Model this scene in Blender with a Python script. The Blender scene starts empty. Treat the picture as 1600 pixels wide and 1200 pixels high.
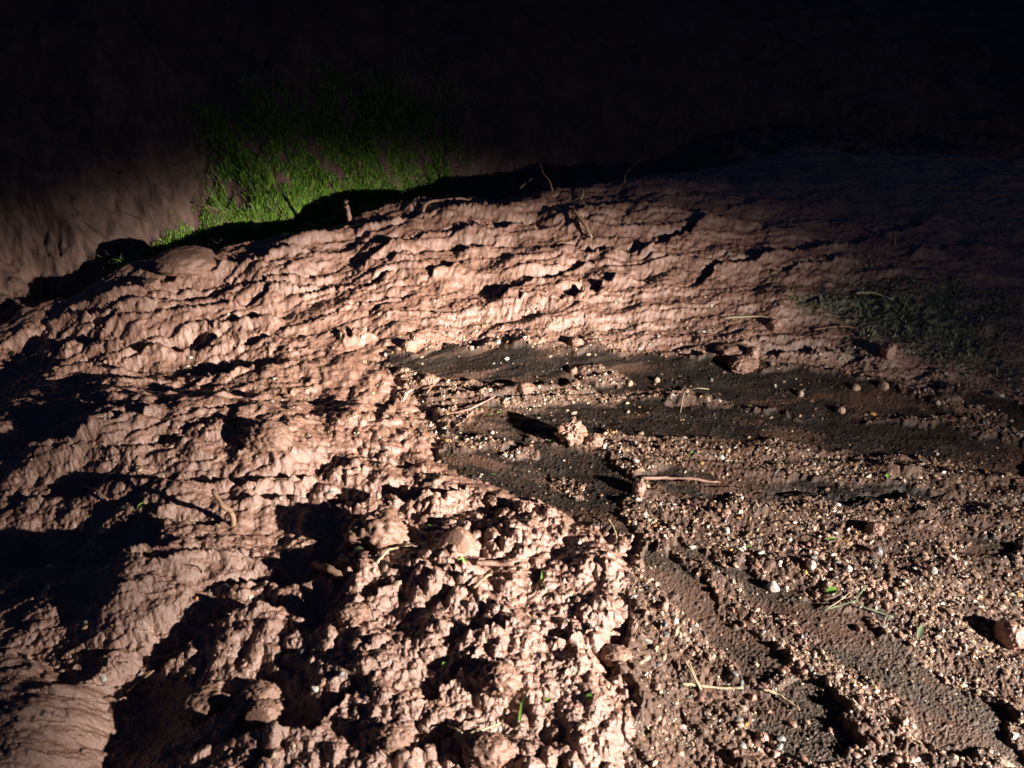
import bpy, math, random
import numpy as np
from mathutils import Vector, Matrix

# ---------------------------------------------------------------- camera, world, light
S = bpy.context.scene
COL = S.collection
FPX = 1142.0; CAMZ = 1.6; PITCH = math.radians(35)
cam_d = bpy.data.cameras.new("camera"); cam = bpy.data.objects.new("camera", cam_d); COL.objects.link(cam)
cam.location = (0, 0, CAMZ); cam.rotation_euler = (math.radians(90) - PITCH, 0, 0)
cam_d.sensor_width = 36; cam_d.lens = FPX / 1600 * 36; cam_d.clip_start = .02; cam_d.clip_end = 500
cam_d.dof.use_dof = True; cam_d.dof.focus_distance = 2.35; cam_d.dof.aperture_fstop = 3.6
S.camera = cam

w = bpy.data.worlds.new("World"); S.world = w; w.use_nodes = True
bg = w.node_tree.nodes["Background"]; bg.inputs[0].default_value = (.10, .20, .60, 1); bg.inputs[1].default_value = .07
S.view_settings.view_transform = 'Standard'; S.view_settings.look = 'None'
S.view_settings.gamma = 1; S.view_settings.exposure = 0
LSIGN = 1.0
BEAM = dict(c0=-12.2, c1=-5.8, haz=34.5, hs=8.5, hel=-12.6, hes=3.0, ha=3.3, faz=19, fs=15, f0=-17.5, f1=-10.6, fa=1.7, near=.72, spill=.01)
LPOS = Vector((3.6, -0.25, 1.25)); LAIM = Vector((-0.75, 2.45, 0.0))
ld = bpy.data.lights.new("work_lamp_light", 'SPOT'); lo = bpy.data.objects.new("work_lamp_light", ld); COL.objects.link(lo)
ld.energy = 2000; ld.color = (1.0, .93, .86); ld.spot_size = math.radians(120); ld.spot_blend = .3; ld.shadow_soft_size = .035
lo.location = LPOS; lo.rotation_euler = (LAIM - LPOS).to_track_quat('-Z', 'Y').to_euler()
# dipped-beam pattern of the lamp: hot spot just under a soft upper cut-off, with a weaker flood below it
ld.use_nodes = True; lt = ld.node_tree; em = lt.nodes['Emission']
def LM(op, *v):
    m = lt.nodes.new('ShaderNodeMath'); m.operation = op
    for i, q in enumerate(v):
        if isinstance(q, (int, float)): m.inputs[i].default_value = q
        else: lt.links.new(q, m.inputs[i])
    return m.outputs[0]
def LR(x, a, b, c, d):
    m = lt.nodes.new('ShaderNodeMapRange'); m.interpolation_type = 'SMOOTHSTEP'; lt.links.new(x, m.inputs[0])
    for i, q in enumerate((a, b, c, d)): m.inputs[i + 1].default_value = q
    return m.outputs[0]
geo = lt.nodes.new('ShaderNodeNewGeometry'); sx_ = lt.nodes.new('ShaderNodeSeparateXYZ'); lt.links.new(geo.outputs['Incoming'], sx_.inputs[0])
X_, Y_, Z_ = (LM('MULTIPLY', sx_.outputs[k], LSIGN) for k in range(3))
EL = LM('MULTIPLY', LM('ARCSINE', Z_), 57.2958); AZ = LM('MULTIPLY', LM('ARCTAN2', Y_, LM('MULTIPLY', X_, -1.0)), 57.2958)   # azimuth from -x towards +y
def gauss(x, c, s_): 
    q = LM('DIVIDE', LM('SUBTRACT', x, c), s_); return LM('EXPONENT', LM('MULTIPLY', LM('MULTIPLY', q, q), -0.5))
EC = LM('ADD', EL, LM('ADD', LM('MULTIPLY', LM('MAXIMUM', LM('SUBTRACT', AZ, 39.0), 0.0), .24), LM('MULTIPLY', LM('MAXIMUM', LM('SUBTRACT', 27.0, AZ), 0.0), .24)))   # oblique cut-off
cut = LM('MULTIPLY', LR(EC, BEAM['c0'], BEAM['c1'], 1.0, 0.0), LR(AZ, 40, 72, 1.0, 0.14))
hot = LM('MULTIPLY', gauss(AZ, BEAM['haz'], BEAM['hs']), gauss(EL, BEAM['hel'], BEAM['hes']))
flood = LM('MULTIPLY', LM('MULTIPLY', gauss(AZ, BEAM['faz'], BEAM['fs']), LR(EL, BEAM['f0'], BEAM['f1'], 1.0, 0.0)), LR(EL, -34, -18, BEAM['near'], 1.0))
tot = LM('ADD', LM('MULTIPLY', LM('ADD', LM('MULTIPLY', hot, BEAM['ha']), LM('MULTIPLY', flood, BEAM['fa'])), cut), LM('MULTIPLY', LR(EL, -7, -1, 1., 0.), BEAM['spill']))
lt.links.new(tot, em.inputs['Strength'])

# ---------------------------------------------------------------- helpers: projection, noise
rs = np.random.RandomState(7); random.seed(11)
CP, SP = math.cos(PITCH), math.sin(PITCH)
def ray(px, py):
    a = (px - 800) / FPX; b = -(py - 600) / FPX
    return a, CP + b * SP, -SP + b * CP
def onplane(px, py, z=0.0):
    dx, dy, dz = ray(px, py); t = (z - CAMZ) / dz
    return dx * t, dy * t
PERM = rs.permutation(4096).astype(np.int64)
GR = rs.rand(4096, 2) * 2 - 1; GR /= np.linalg.norm(GR, axis=1)[:, None]; GR = GR.astype(np.float32)
RV = rs.rand(4096, 4).astype(np.float32)
def hsh(i, j, k=0): return PERM[(PERM[(i + k * 131) & 4095] + j) & 4095]
def gn(x, y, k=0):
    i = np.floor(x).astype(np.int64); j = np.floor(y).astype(np.int64)
    fx = (x - i).astype(np.float32); fy = (y - j).astype(np.float32)
    u = fx * fx * fx * (fx * (fx * 6 - 15) + 10); v = fy * fy * fy * (fy * (fy * 6 - 15) + 10)
    def g(a, b):
        q = GR[hsh(i + a, j + b, k)]; return q[:, 0] * (fx - a) + q[:, 1] * (fy - b)
    n0 = g(0, 0) * (1 - u) + g(1, 0) * u; n1 = g(0, 1) * (1 - u) + g(1, 1) * u
    return (n0 * (1 - v) + n1 * v) * 1.5
def fbm(x, y, o=4, k=0, g=.5):
    r = 0; a = 1.; f = 1.
    for n in range(o):
        r = r + a * gn(x * f + 7.3 * n, y * f - 3.1 * n, k + n); a *= g; f *= 2.03
    return r
def domes(x, y, cell, k=0, rmin=.35, rmax=.75, p=1.0, keep=1.0):
    """overlapping balls, one per cell: crumbly soil"""
    X = x / cell; Y = y / cell
    i = np.floor(X).astype(np.int64); j = np.floor(Y).astype(np.int64)
    best = np.zeros(len(x), np.float32)
    for a in (-1, 0, 1):
        for b in (-1, 0, 1):
            q = RV[hsh(i + a, j + b, k)]
            rr = rmin + (rmax - rmin) * q[:, 2] ** p
            ex = 0.75 + .5 * q[:, 3]
            dx = (X - (i + a) - q[:, 0]) * ex; dy = (Y - (j + b) - q[:, 1]) / ex
            h = np.sqrt(np.maximum(rr * rr - dx * dx - dy * dy, 0))
            if keep < 1: h = np.where(q[:, 3] < keep, h, 0)
            best = np.maximum(best, h)
    return best * cell
def smooth(a, b, x):
    t = np.clip((x - a) / (b - a), 0, 1); return t * t * (3 - 2 * t)

# ---------------------------------------------------------------- macro height
CTRL = [(1600,1200,0),(1300,1200,0),(1100,1200,0),(1600,900,0),(1300,900,0),(1100,860,0),(1600,700,0),(1300,640,-.005),(1000,580,0),
 (1000,700,0),(1600,565,.03),(1300,540,.05),(1000,530,.05),(750,560,.03),(850,760,-.01),(760,660,.02),(1040,1000,0),(1050,1150,0),
 (940,1200,.07),(940,1000,.08),(930,860,.04),(800,1100,.10),(800,950,.09),(700,850,.08),(600,1000,.12),(500,1150,.13),(350,1150,.11),(215,1130,.02),(150,1000,.10),(130,1060,.07),
 (560,790,.05),(600,830,.07),(600,700,.04),(660,670,.018),(640,730,.03),(450,700,.12),(450,810,.05),(300,850,.12),(300,700,.14),(150,700,.15),(100,800,.08),(60,900,.01),
 (200,950,.13),(70,1100,.2),(0,1190,.2),(190,1190,.02),(100,630,.14),(50,560,.02),(300,590,.03),(500,600,.07),(240,630,.15),
 (100,520,.11),(300,520,.11),(500,500,.13),(700,510,.09),(850,500,.1),(1000,490,.1),(1200,480,.12),(1450,470,.13),
 (300,440,.19),(500,420,.20),(700,400,.21),(900,400,.21),(1100,400,.20),(1300,400,.19),(1550,400,.18)]
CREST = [(-200,560,.1),(30,502,.14),(230,402,.25),(350,392,.24),(450,362,.25),(650,312,.27),(860,296,.28),(1000,274,.28),(1250,246,.30),(1600,262,.30),(1900,280,.30)]
pts = []
for px, py, z in CTRL + CREST:
    x, y = onplane(px, py, z); pts.append((x, y, z))
CR = [(onplane(px, py, z)) for px, py, z in CREST]
crx = np.array([c[0] for c in CR]); cry = np.array([c[1] for c in CR])
for n, (x, y) in enumerate(CR):
    pts.append((x - .05, y + .28, .03 if n < 8 else .25))
    pts.append((x - .05, y + .8, .02 if n < 8 else .2))
for x in (-3, -1.5, 0, 1.5, 3): pts += [(x, -1.5, .02), (x * 1.0, .2, .05 if x < 0 else 0)]
pts += [(3.2, 1., 0), (3.2, 2.2, .02), (-3.2, 1., .1), (-3.2, 2.2, .1)]
P = np.array(pts)
def tk(r2): return np.where(r2 > 1e-12, r2 * np.log(np.maximum(r2, 1e-12)), 0)
n = len(P); A = np.zeros((n + 3, n + 3)); D2 = ((P[:, None, :2] - P[None, :, :2]) ** 2).sum(-1)
A[:n, :n] = tk(D2) + np.eye(n) * .02; A[:n, n] = 1; A[:n, n+1:] = P[:, :2]; A[n:, :n] = A[:n, n:].T
Wt = np.linalg.solve(A, np.concatenate([P[:, 2], [0, 0, 0]]))
def H0(x, y):
    r = Wt[n] + Wt[n+1] * x + Wt[n+2] * y
    for q in range(n): r = r + Wt[q] * tk((x - P[q, 0]) ** 2 + (y - P[q, 1]) ** 2)
    r = np.clip(r, -.06, .5)
    yc = np.interp(x, crx, cry)
    sl = np.interp(x, [-1, 0.3, 1.5, 3], [.95, 1.0, .6, .35])
    b = y - (yc + np.interp(x, [-1.2, -.5, .3], [.29, .36, .5]))
    bank = .0 + sl * b
    bank = np.minimum(bank, 3.2 + .1 * b)
    k = .05
    return np.where(b > -.4, np.logaddexp(np.minimum(r, .5) / k, bank / k) * k, r)
def hit(px, py, f=None):
    f = f or H0
    dx, dy, dz = ray(px, py)
    t = np.arange(.5, 9, .01); X = dx * t; Y = dy * t; Z = CAMZ + dz * t
    hh = f(X, Y); below = np.nonzero(Z < hh)[0]
    if len(below) == 0: return onplane(px, py, 0)
    i = max(1, below[0]); a, b = Z[i-1] - hh[i-1], hh[i] - Z[i]; tt = t[i-1] + .01 * a / max(a + b, 1e-9)
    return dx * tt, dy * tt

# ---------------------------------------------------------------- grid
import os
QUAL = float(os.environ.get('Q', '1'))
dense = np.linspace(-.95, .95, int(1500 * QUAL)); side = .95 + np.cumsum(np.geomspace(.002, .12, 40))
U = np.concatenate([-side[::-1], dense, side])
ys = [-2.0]
while ys[-1] < .52: ys.append(ys[-1] + max(.006, .12 * min(1, (.6 - ys[-1]) / 2)))
while ys[-1] < 5.0: ys.append(ys[-1] + .0022 / QUAL * ys[-1])
while ys[-1] < 14: ys.append(ys[-1] + .02)
YS = np.array(ys)
def wv(y): return np.where(y > 0, np.sqrt(np.maximum(y, 0) ** 2 * 1.5 + .75), np.sqrt(.75))
NU, NV = len(U), len(YS)
gy = np.repeat(YS, NU); gx = np.tile(U, NV) * wv(gy)
print("grid", NU, NV, NU * NV)
z0 = H0(gx, gy)

# warped coordinates for edges
wx = gx + .035 * fbm(gx * 7, gy * 7, 3, 50) + .008 * fbm(gx * 40, gy * 40, 2, 60)
wy = gy + .035 * fbm(gx * 7 + 50, gy * 7, 3, 55) + .008 * fbm(gx * 40 + 9, gy * 40, 2, 65)

def bbox(poly, m):
    q = np.array(poly); return np.nonzero((wx > q[:, 0].min() - m) & (wx < q[:, 0].max() + m) & (wy > q[:, 1].min() - m) & (wy < q[:, 1].max() + m))[0]
def segd(x, y, a, b):
    ax, ay = a; bx, by = b; vx, vy = bx - ax, by - ay; L = vx * vx + vy * vy + 1e-12
    t = np.clip(((x - ax) * vx + (y - ay) * vy) / L, 0, 1)
    ex, ey = x - ax - t * vx, y - ay - t * vy
    return np.sqrt(ex * ex + ey * ey), ex * -vy + ey * vx, t     # dist, side (+ = left of a->b), t
def polysd(poly, m=.3, raw=False):
    """signed distance, negative inside; far = m"""
    I = bbox(poly, m); x, y = wx[I], wy[I]; d = np.full(len(I), m); ins = np.zeros(len(I), bool)
    for q in range(len(poly)):
        a, b = poly[q], poly[(q + 1) % len(poly)]
        d = np.minimum(d, segd(x, y, a, b)[0])
        c = ((a[1] > y) != (b[1] > y)) & (x < (b[0] - a[0]) * (y - a[1]) / (b[1] - a[1] + 1e-12) + a[0])
        ins ^= c
    out = np.full(len(gx), m); out[I] = np.where(ins, -d, d); return out
def world(poly): return [hit(px, py) for px, py in poly]

road_sd = polysd(world([(985,1190),(985,1000),(988,850),(962,828),(860,792),(760,755),(690,715),(700,660),(640,610),(590,570),(620,548),(760,532),
    (900,540),(1050,548),(1200,565),(1350,585),(1500,612),(1598,635)]) + [(4.2, 2.2), (4.2, -2.5), (.25, -2.5), (.25, .5)], 1.0)
rills_and_shadow = [
 [(600,560),(700,548),(830,545),(880,556),(1050,558),(1190,580),(1330,592),(1450,612),(1598,640),(1598,668),(1500,650),(1400,648),(1320,655),(1240,640),(1150,628),(1066,606),(1000,600),(960,612),(900,592),(800,602),(700,590)],
 [(880,640),(980,628),(1066,636),(1200,650),(1320,658),(1450,672),(1598,690),(1598,742),(1500,718),(1400,708),(1300,698),(1200,688),(1080,678),(950,676),(880,672)],
 [(720,668),(780,642),(870,640),(890,670),(850,692),(780,690)],
 [(695,712),(790,700),(880,704),(955,728),(985,760),(960,795),(975,828),(900,806),(820,778),(740,745)],
 [(1010,742),(1150,748),(1260,758),(1400,762),(1470,768),(1440,782),(1350,784),(1200,776),(1060,765)],  # shadow beneath a low brown ridge, painted as a dark strip
 [(992,850),(1060,872),(1130,950),(1235,1015),(1240,1036),(1165,1058),(1100,1005),(1045,930),(1000,895)],
 [(1005,842),(1080,852),(1150,890),(1230,928),(1330,960),(1450,1030),(1598,1120),(1598,1195),(1490,1195),(1380,1095),(1290,1010),(1200,955),(1100,895)],
 [(1160,1080),(1288,1045),(1335,1100),(1352,1195),(1225,1195),(1172,1130)],
 [(1480,830),(1598,850),(1598,875),(1500,860)],
]
bare = np.zeros(len(gx))  # dark road mask: bare rills plus the painted ridge shadow
for q, b in enumerate(rills_and_shadow): bare = np.maximum(bare, 1 - smooth(-.03 if q < 5 else -.04, .048 if q < 5 else .012, polysd(world(b), .12)))
crumb_islands = [[(1385,602),(1430,600),(1500,628),(1570,658),(1560,668),(1470,640)],[(770,704),(838,706),(842,726),(790,718)],[(850,742),(925,748),(922,772),(860,762)],[(740,686),(800,694),(780,700)],[(905,570),(1000,590),(960,606),(900,590)]]
for b in crumb_islands: bare *= smooth(-.01, .015, polysd(world(b), .1))
moss_sd = polysd(world([(1180,440),(1350,425),(1500,440),(1598,460),(1598,605),(1500,590),(1380,560),(1300,520),(1230,480)]), .5)
moss = 1 - smooth(-.22, .06, moss_sd + .12 * fbm(gx * 6, gy * 6, 4, 33))

ycr = np.interp(gx, crx, cry)
bank = smooth(.12, .3, gy - ycr + .05 * fbm(gx * 4, gy * 4, 3, 21))          # embankment behind the crest
mud = smooth(-.015, .02, road_sd) * (1 - bank)
lower = mud * (1 - smooth(2.2, 2.65, gy + .12 * gx))                          # cauliflower clods near us
lobe = lower * (1 - smooth(.35, 1.1, -gx)) 
upper = mud * smooth(2.15, 2.6, gy + .12 * gx)

# ---------------------------------------------------------------- relief
z = z0.copy()
# lobe edge: a small step down onto the road along the right border of the near mud
z += .030 * mud * np.clip(road_sd, 0, .08) / .08 * (1 - smooth(1.9, 2.2, gy))
# strokes: slumped ledges with a back face turned away from the lamp
def stroke(px_pts, width, depth, rise):
    global z
    q = world(px_pts)
    if q[0][0] > q[-1][0]: q = q[::-1]
    m = width * 3.2; I = bbox(q, m); x, y = wx[I], wy[I]
    best = np.full(len(I), 9.); sd = np.zeros(len(I)); tt = np.zeros(len(I))
    L = len(q) - 1
    for k in range(L):
        d, s, t = segd(x, y, q[k], q[k+1]); u = d < best
        best = np.where(u, d, best); sd = np.where(u, np.where(s > 0, d, -d), sd); tt = np.where(u, (k + t) / L, tt)
    fade = np.clip(np.minimum(tt, 1 - tt) * 5 + .25, 0, 1) * (1 - smooth(width * 2.2, width * 3.2, best))
    s = sd / width        # + beyond the ledge (away from viewer and lamp), - in front
    prof = np.where(s > 0, -depth * np.exp(-(s / 1.0) ** 2) , rise * np.exp(-(-s) / 1.6))
    # sharp face between -0.12 and 0.12
    f = smooth(-.15, .15, s); prof = (1 - f) * rise * np.exp(-np.maximum(-s, 0) / 1.5) + f * -depth * np.exp(-(np.maximum(s, 0) / 1.0) ** 2)
    z[I] += prof * fade
ST = [
 ([(130,472),(230,447),(330,422),(440,405),(520,385)],.035,.03,.03), ([(60,500),(180,482),(300,462),(420,440),(520,425)],.03,.02,.025),
 ([(327,517),(400,504),(443,495)],.035,.03,.03), ([(280,490),(380,468),(500,442)],.025,.02,.02), ([(110,508),(230,495),(330,480)],.02,.015,.02),
 ([(0,545),(120,540),(240,545),(330,540),(450,530)],.05,.05,.03), ([(290,592),(370,582),(443,570)],.06,.06,.04), ([(60,578),(150,570),(220,575)],.05,.05,.02),
 ([(0,723),(100,700),(187,672),(253,647),(367,630),(450,610)],.045,.05,.04), ([(167,713),(240,698),(320,692)],.03,.03,.025),
 ([(370,717),(410,707),(450,702)],.03,.03,.03), ([(372,672),(385,650),(410,648)],.04,.05,.01), ([(130,640),(230,622),(330,610)],.02,.02,.02),
 ([(0,800),(100,784),(200,767),(300,764),(400,757),(533,742)],.05,.06,.03), ([(290,675),(360,665)],.02,.02,.02),
 ([(380,790),(440,800),(510,795),(545,790)],.07,.07,.04), ([(250,820),(300,830),(345,822)],.05,.05,.03), ([(0,905),(90,900),(190,880),(250,870)],.10,.10,.05),
 ([(200,900),(260,895),(330,880),(400,870)],.03,.04,.03), ([(350,930),(420,925),(500,900),(560,865)],.075,.09,.05), ([(230,1045),(310,1010),(390,985),(450,960)],.055,.07,.04),
 ([(0,1035),(60,1042),(130,1075),(190,1075)],.08,.05,.03),  ([(330,1165),(420,1145),(500,1130),(545,1085)],.04,.06,.05),
 ([(534,362),(600,349),(667,341),(734,328),(817,322)],.032,.025,.03), ([(534,384),(634,377),(684,367)],.022,.018,.02), ([(560,420),(600,395),(640,380)],.03,.025,.025),
 ([(694,364),(767,358),(820,350),(850,352)],.035,.03,.03), ([(720,392),(767,378)],.025,.02,.02), ([(614,418),(667,404)],.025,.02,.025), ([(677,431),(714,418)],.03,.02,.025),
 ([(470,460),(534,448),(574,440),(634,433)],.022,.018,.02), ([(767,468),(824,452),(867,428),(920,407)],.028,.025,.03), ([(887,468),(934,452),(1007,433)],.045,.035,.035),
 ([(850,392),(894,384),(950,393),(1034,385)],.03,.025,.025), ([(810,476),(877,468)],.02,.015,.025), ([(1000,395),(1040,380),(1067,358)],.04,.03,.03),
 ([(534,522),(577,510)],.02,.015,.02), ([(584,492),(614,477)],.015,.012,.015), ([(480,490),(560,474),(650,462)],.015,.012,.012),
 ([(1066,364),(1133,342),(1200,350)],.035,.03,.03), ([(1090,440),(1133,418),(1200,400),(1283,384),(1360,377)],.035,.03,.035), ([(1200,425),(1280,417),(1333,403)],.02,.015,.02),
 ([(1380,370),(1466,340)],.035,.03,.03), ([(1400,395),(1500,385),(1590,390)],.025,.02,.02), ([(900,330),(980,318),(1066,322)],.03,.02,.025), ([(870,350),(940,345),(1000,350)],.02,.02,.02),
 ([(1150,320),(1240,310),(1330,315)],.03,.02,.03), ([(420,385),(500,368),(560,352)],.02,.015,.02), ([(560,335),(640,325),(700,312)],.02,.015,.02),
 ([(560,790),(600,780),(650,790),(725,770)],.055,.07,.04), ([(540,880),(548,850),(552,800)],.04,.05,.03), ([(600,905),(650,900),(700,895)],.03,.04,.02),
 ([(700,1010),(745,1000),(790,985)],.035,.05,.04), ([(585,660),(600,635),(625,615)],.04,.03,.015),
 ([(470,655),(530,640),(575,625)],.02,.025,.02), ([(480,735),(560,728),(640,735),(700,740)],.02,.02,.01), ([(640,1170),(700,1160),(760,1150)],.03,.04,.03),
 ([(545,940),(580,930),(640,925)],.025,.03,.025), ([(620,1090),(680,1080),(740,1040)],.025,.035,.03), ([(880,1010),(930,990),(975,980)],.02,.03,.03),
 ([(1180,550),(1260,552),(1330,548)],.03,.02,.03), ([(1180,770),(1300,780),(1400,780),(1460,768)],.022,.03,.012), ([(1000,752),(1100,756),(1180,762)],.016,.012,.012), ([(1285,800),(1310,826),(1330,828)],.02,.02,.015), ([(1230,880),(1265,900),(1290,905)],.02,.02,.015), ([(1250,470),(1350,462),(1450,470)],.02,.015,.015),
]
for s in ST: k_ = 1.15 if s[0][0][1] < 530 else (.8 if s[0][0][1] < 640 else .6); stroke(s[0], s[1] * 1.05, s[2] * k_, s[3] * k_)
# long low ledges following the crest: gentle rise towards the lamp, sharp back face
slope = np.interp(gx, crx, cry - cry[6])
bend = np.where(gx < .3, .75 * slope, slope * .3)
strk = gx + .5 * bend                      # runs along the ledges
acr = gy - bend                            # runs across them
def ledges(fr, am, kk, wob1, sx1):
    ph = (acr + wob1 * fbm(strk * sx1 * .8, acr * sx1 * 1.6, 2, kk) + wob1 * .12 * fbm(strk * sx1 * 6, acr * sx1 * 9, 2, kk + 1)) * fr; row = np.floor(ph); sw = ph - row
    amp = np.clip(.35 + 1.5 * gn(strk * fr * .065 + row * 3.7, row * 7.1 + .5, kk + 3) + 0.3 * gn(strk * fr * .5, row * 3.3 + .5, kk + 4), 0, 1.7)
    return am * amp * (np.minimum(sw / .84, (1 - sw) / .16) - .4)
z += upper * (1 - moss * .6) * (ledges(6.5, .017, 72, .10, 3) + ledges(14., .0175, 76, .04, 3) + ledges(34., .0080, 80, .020, 8) + .02 * fbm(strk * 3, acr * 7, 3, 82))
# clods
ux, uy = gx + .0025 * fbm(gx * 55, gy * 55, 2, 90), gy + .0025 * fbm(gx * 55 + 8, gy * 55, 2, 91)
lx, ly = gx + .010 * fbm(gx * 14, gy * 14, 2, 92), gy + .010 * fbm(gx * 14 + 5, gy * 14, 2, 93)
m1 = np.clip(.7 + 1.2 * fbm(gx * 3.1, gy * 3.1, 2, 95), .15, 1.4)
m2 = np.clip(.6 + 1.5 * fbm(gx * 6, gy * 6, 2, 96), .1, 1.5)
ra, rb = lx * .92 + ly * .38, -lx * .38 + ly * .92                   # slump axis on the left
ra2, rb2 = ux * .92 + uy * .38, -ux * .38 + uy * .92
left = lower - lobe
thin = np.where(gy < 1.65, 1, np.clip(.08 + road_sd / .3, 0, 1))
z += left * thin * (ledges(9., .022, 84, .08, 4) + ledges(24., .011, 88, .03, 8))
lobe = lobe * (.35 + .65 * thin); left = left * (.3 + .7 * thin)
z += lobe * (.15 * thin * domes(lx, ly, .12, 1) + .40 * thin * m1 * domes(lx, ly, .068, 2, .3, .7) + .62 * m2 * domes(ux, uy, .034, 3, .28, .72) + .52 * domes(ux, uy, .018, 34, .25, .7, 1.5) + .42 * domes(ux, uy, .010, 4, .25, .7, 1.5) + .35 * domes(gx, gy, .006, 5, .3, .7) - .035)
z += left * (.12 * thin * domes(ra * .5, rb, .10, 5) + .24 * domes(ra * .55, rb, .045, 6) + .30 * m2 * domes(ra2 * .6, rb2, .022, 7) + .55 * domes(ux, uy, .012, 8, .25, .72) + .5 * domes(gx, gy, .0075, 28, .25, .7) - .02)
sa, sb = strk * .5, acr
fx, fy = strk + .006 * fbm(gx * 25, gy * 25, 2, 101), acr + .004 * fbm(gx * 25 + 8, gy * 25, 2, 102)
z += upper * (.06 * domes(fx * .35, fy, .06, 9) * m1 + .16 * m2 * domes(fx * .5, fy, .024, 10) + .55 * domes(fx * .7, fy, .013, 11, .25, .75, 1.6) + .5 * domes(ux * .8, uy, .009, 29, .25, .7) + .0016 * fbm(gx * 130, gy * 130, 2, 131) - .012)
z += mud * .03 * fbm(gx * 5, gy * 5, 4, 97) * (1 - .5 * upper)
# road: gravel matrix, rills washed bare and one painted shadow strip; the wash fans out from the middle of the picture
road = (1 - mud) * (1 - bank)
bare0 = bare
cx0, cy0 = hit(430, 620); rad = np.hypot(gx - cx0, gy - cy0); th = np.arctan2(gy - cy0, gx - cx0)
ma = np.clip(.6 + 1.1 * fbm(rad * 3, th * 9, 3, 110), .05, 1.3)
flow = fbm(rad * 3.5, th * 26, 3, 112)
rows = fbm(rad * 2.5, th * 34, 3, 115)
bare = np.clip(smooth(.12, .5, bare + .22 * rows + .1 * fbm(gx * 30, gy * 30, 3, 116)), 0, 1) * (bare > .02)
film = smooth(-.15, .3, fbm(rad * 2.2, th * 11, 4, 117) + .12 * fbm(gx * 25, gy * 25, 3, 118) + smooth(1.75, 1.25, gy) * .34 - .34)
gr = road * (1 - bare)
z += gr * (.012 * ma + .36 * ma * domes(lx, ly, .034, 12, .25, .7, 2) + .5 * domes(ux, uy, .013, 13, .25, .7) + .45 * domes(ux, uy, .0065, 17, .25, .7) + .010 * flow + .010 * rows) - road * .004
z += road * bare * (.0035 * flow + .42 * domes(gx, gy, .007, 18, .2, .6, 2) + .45 * domes(gx + 3, gy, .005, 19, .2, .7) + .5 * domes(gx, gy + 2, .012, 20, .15, .6, 5)) + road * .006 * fbm(gx * 3, gy * 3, 3, 114)
z += moss * .35 * domes(ux, uy, .016, 15)
# embankment: gullies running downhill, rough soil
z += bank * (.07 * fbm((gx + 1.7 * gy) * 2.6, (gy - gx) * .6, 4, 120) + .04 * fbm(gx * 3, gy * 3, 4, 121) + (.3 * domes(lx, ly, .07, 16) + .4 * domes(ux, uy, .03, 21)) * .8 + .010 * fbm(gx * 25, gy * 25, 3, 22) + 0 * domes(lx, ly, .07, 16) * (.3 + .7 * smooth(.6, 1.4, gx)))
print("relief", float(z.min()), float(z.max()))

def HF(x, y):
    x = np.atleast_1d(np.asarray(x, float)); y = np.atleast_1d(np.asarray(y, float))
    v = np.clip(np.interp(y, YS, np.arange(NV)), 0, NV - 1.001); u = np.clip(np.interp(x / wv(y), U, np.arange(NU)), 0, NU - 1.001)
    i = v.astype(int); j = u.astype(int); a = v - i; b = u - j; Z = z.reshape(NV, NU)
    return (Z[i, j] * (1 - b) + Z[i, j+1] * b) * (1 - a) + (Z[i+1, j] * (1 - b) + Z[i+1, j+1] * b) * a
def at(px, py):
    x, y = hit(px, py, HF); return Vector((x, y, float(HF(x, y)[0])))

# ---------------------------------------------------------------- materials
def nt(name):
    m = bpy.data.materials.new(name); m.use_nodes = True; t = m.node_tree; b = t.nodes["Principled BSDF"]; return m, t, b
def N(t, kind, **kw):
    o = t.nodes.new(kind)
    for k, v in kw.items():
        if k in o.inputs: o.inputs[k].default_value = v
        else: setattr(o, k, v)
    return o
def ramp(t, fac, cols):
    r = t.nodes.new('ShaderNodeValToRGB'); e = r.color_ramp.elements
    while len(e) < len(cols): e.new(.5)
    for q, (p, c) in zip(e, cols): q.position = p; q.color = (*c, 1)
    t.links.new(fac, r.inputs[0]); return r.outputs[0]
def mixc(t, f, a, b):
    m = t.nodes.new('ShaderNodeMix'); m.data_type = 'RGBA'
    if isinstance(f, float): m.inputs[0].default_value = f
    else: t.links.new(f, m.inputs[0])
    for s, v in ((6, a), (7, b)):
        if isinstance(v, tuple): m.inputs[s].default_value = (*v, 1)
        else: t.links.new(v, m.inputs[s])
    return m.outputs[2]
def noise(t, sc, det=4, rough=.6, vec=None):
    o = N(t, 'ShaderNodeTexNoise'); o.inputs['Scale'].default_value = sc; o.inputs['Detail'].default_value = det; o.inputs['Roughness'].default_value = rough
    if vec is None:
        g = t.nodes.new('ShaderNodeNewGeometry'); vec = g.outputs['Position']
    t.links.new(vec, o.inputs['Vector']); return o.outputs[0]
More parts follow.
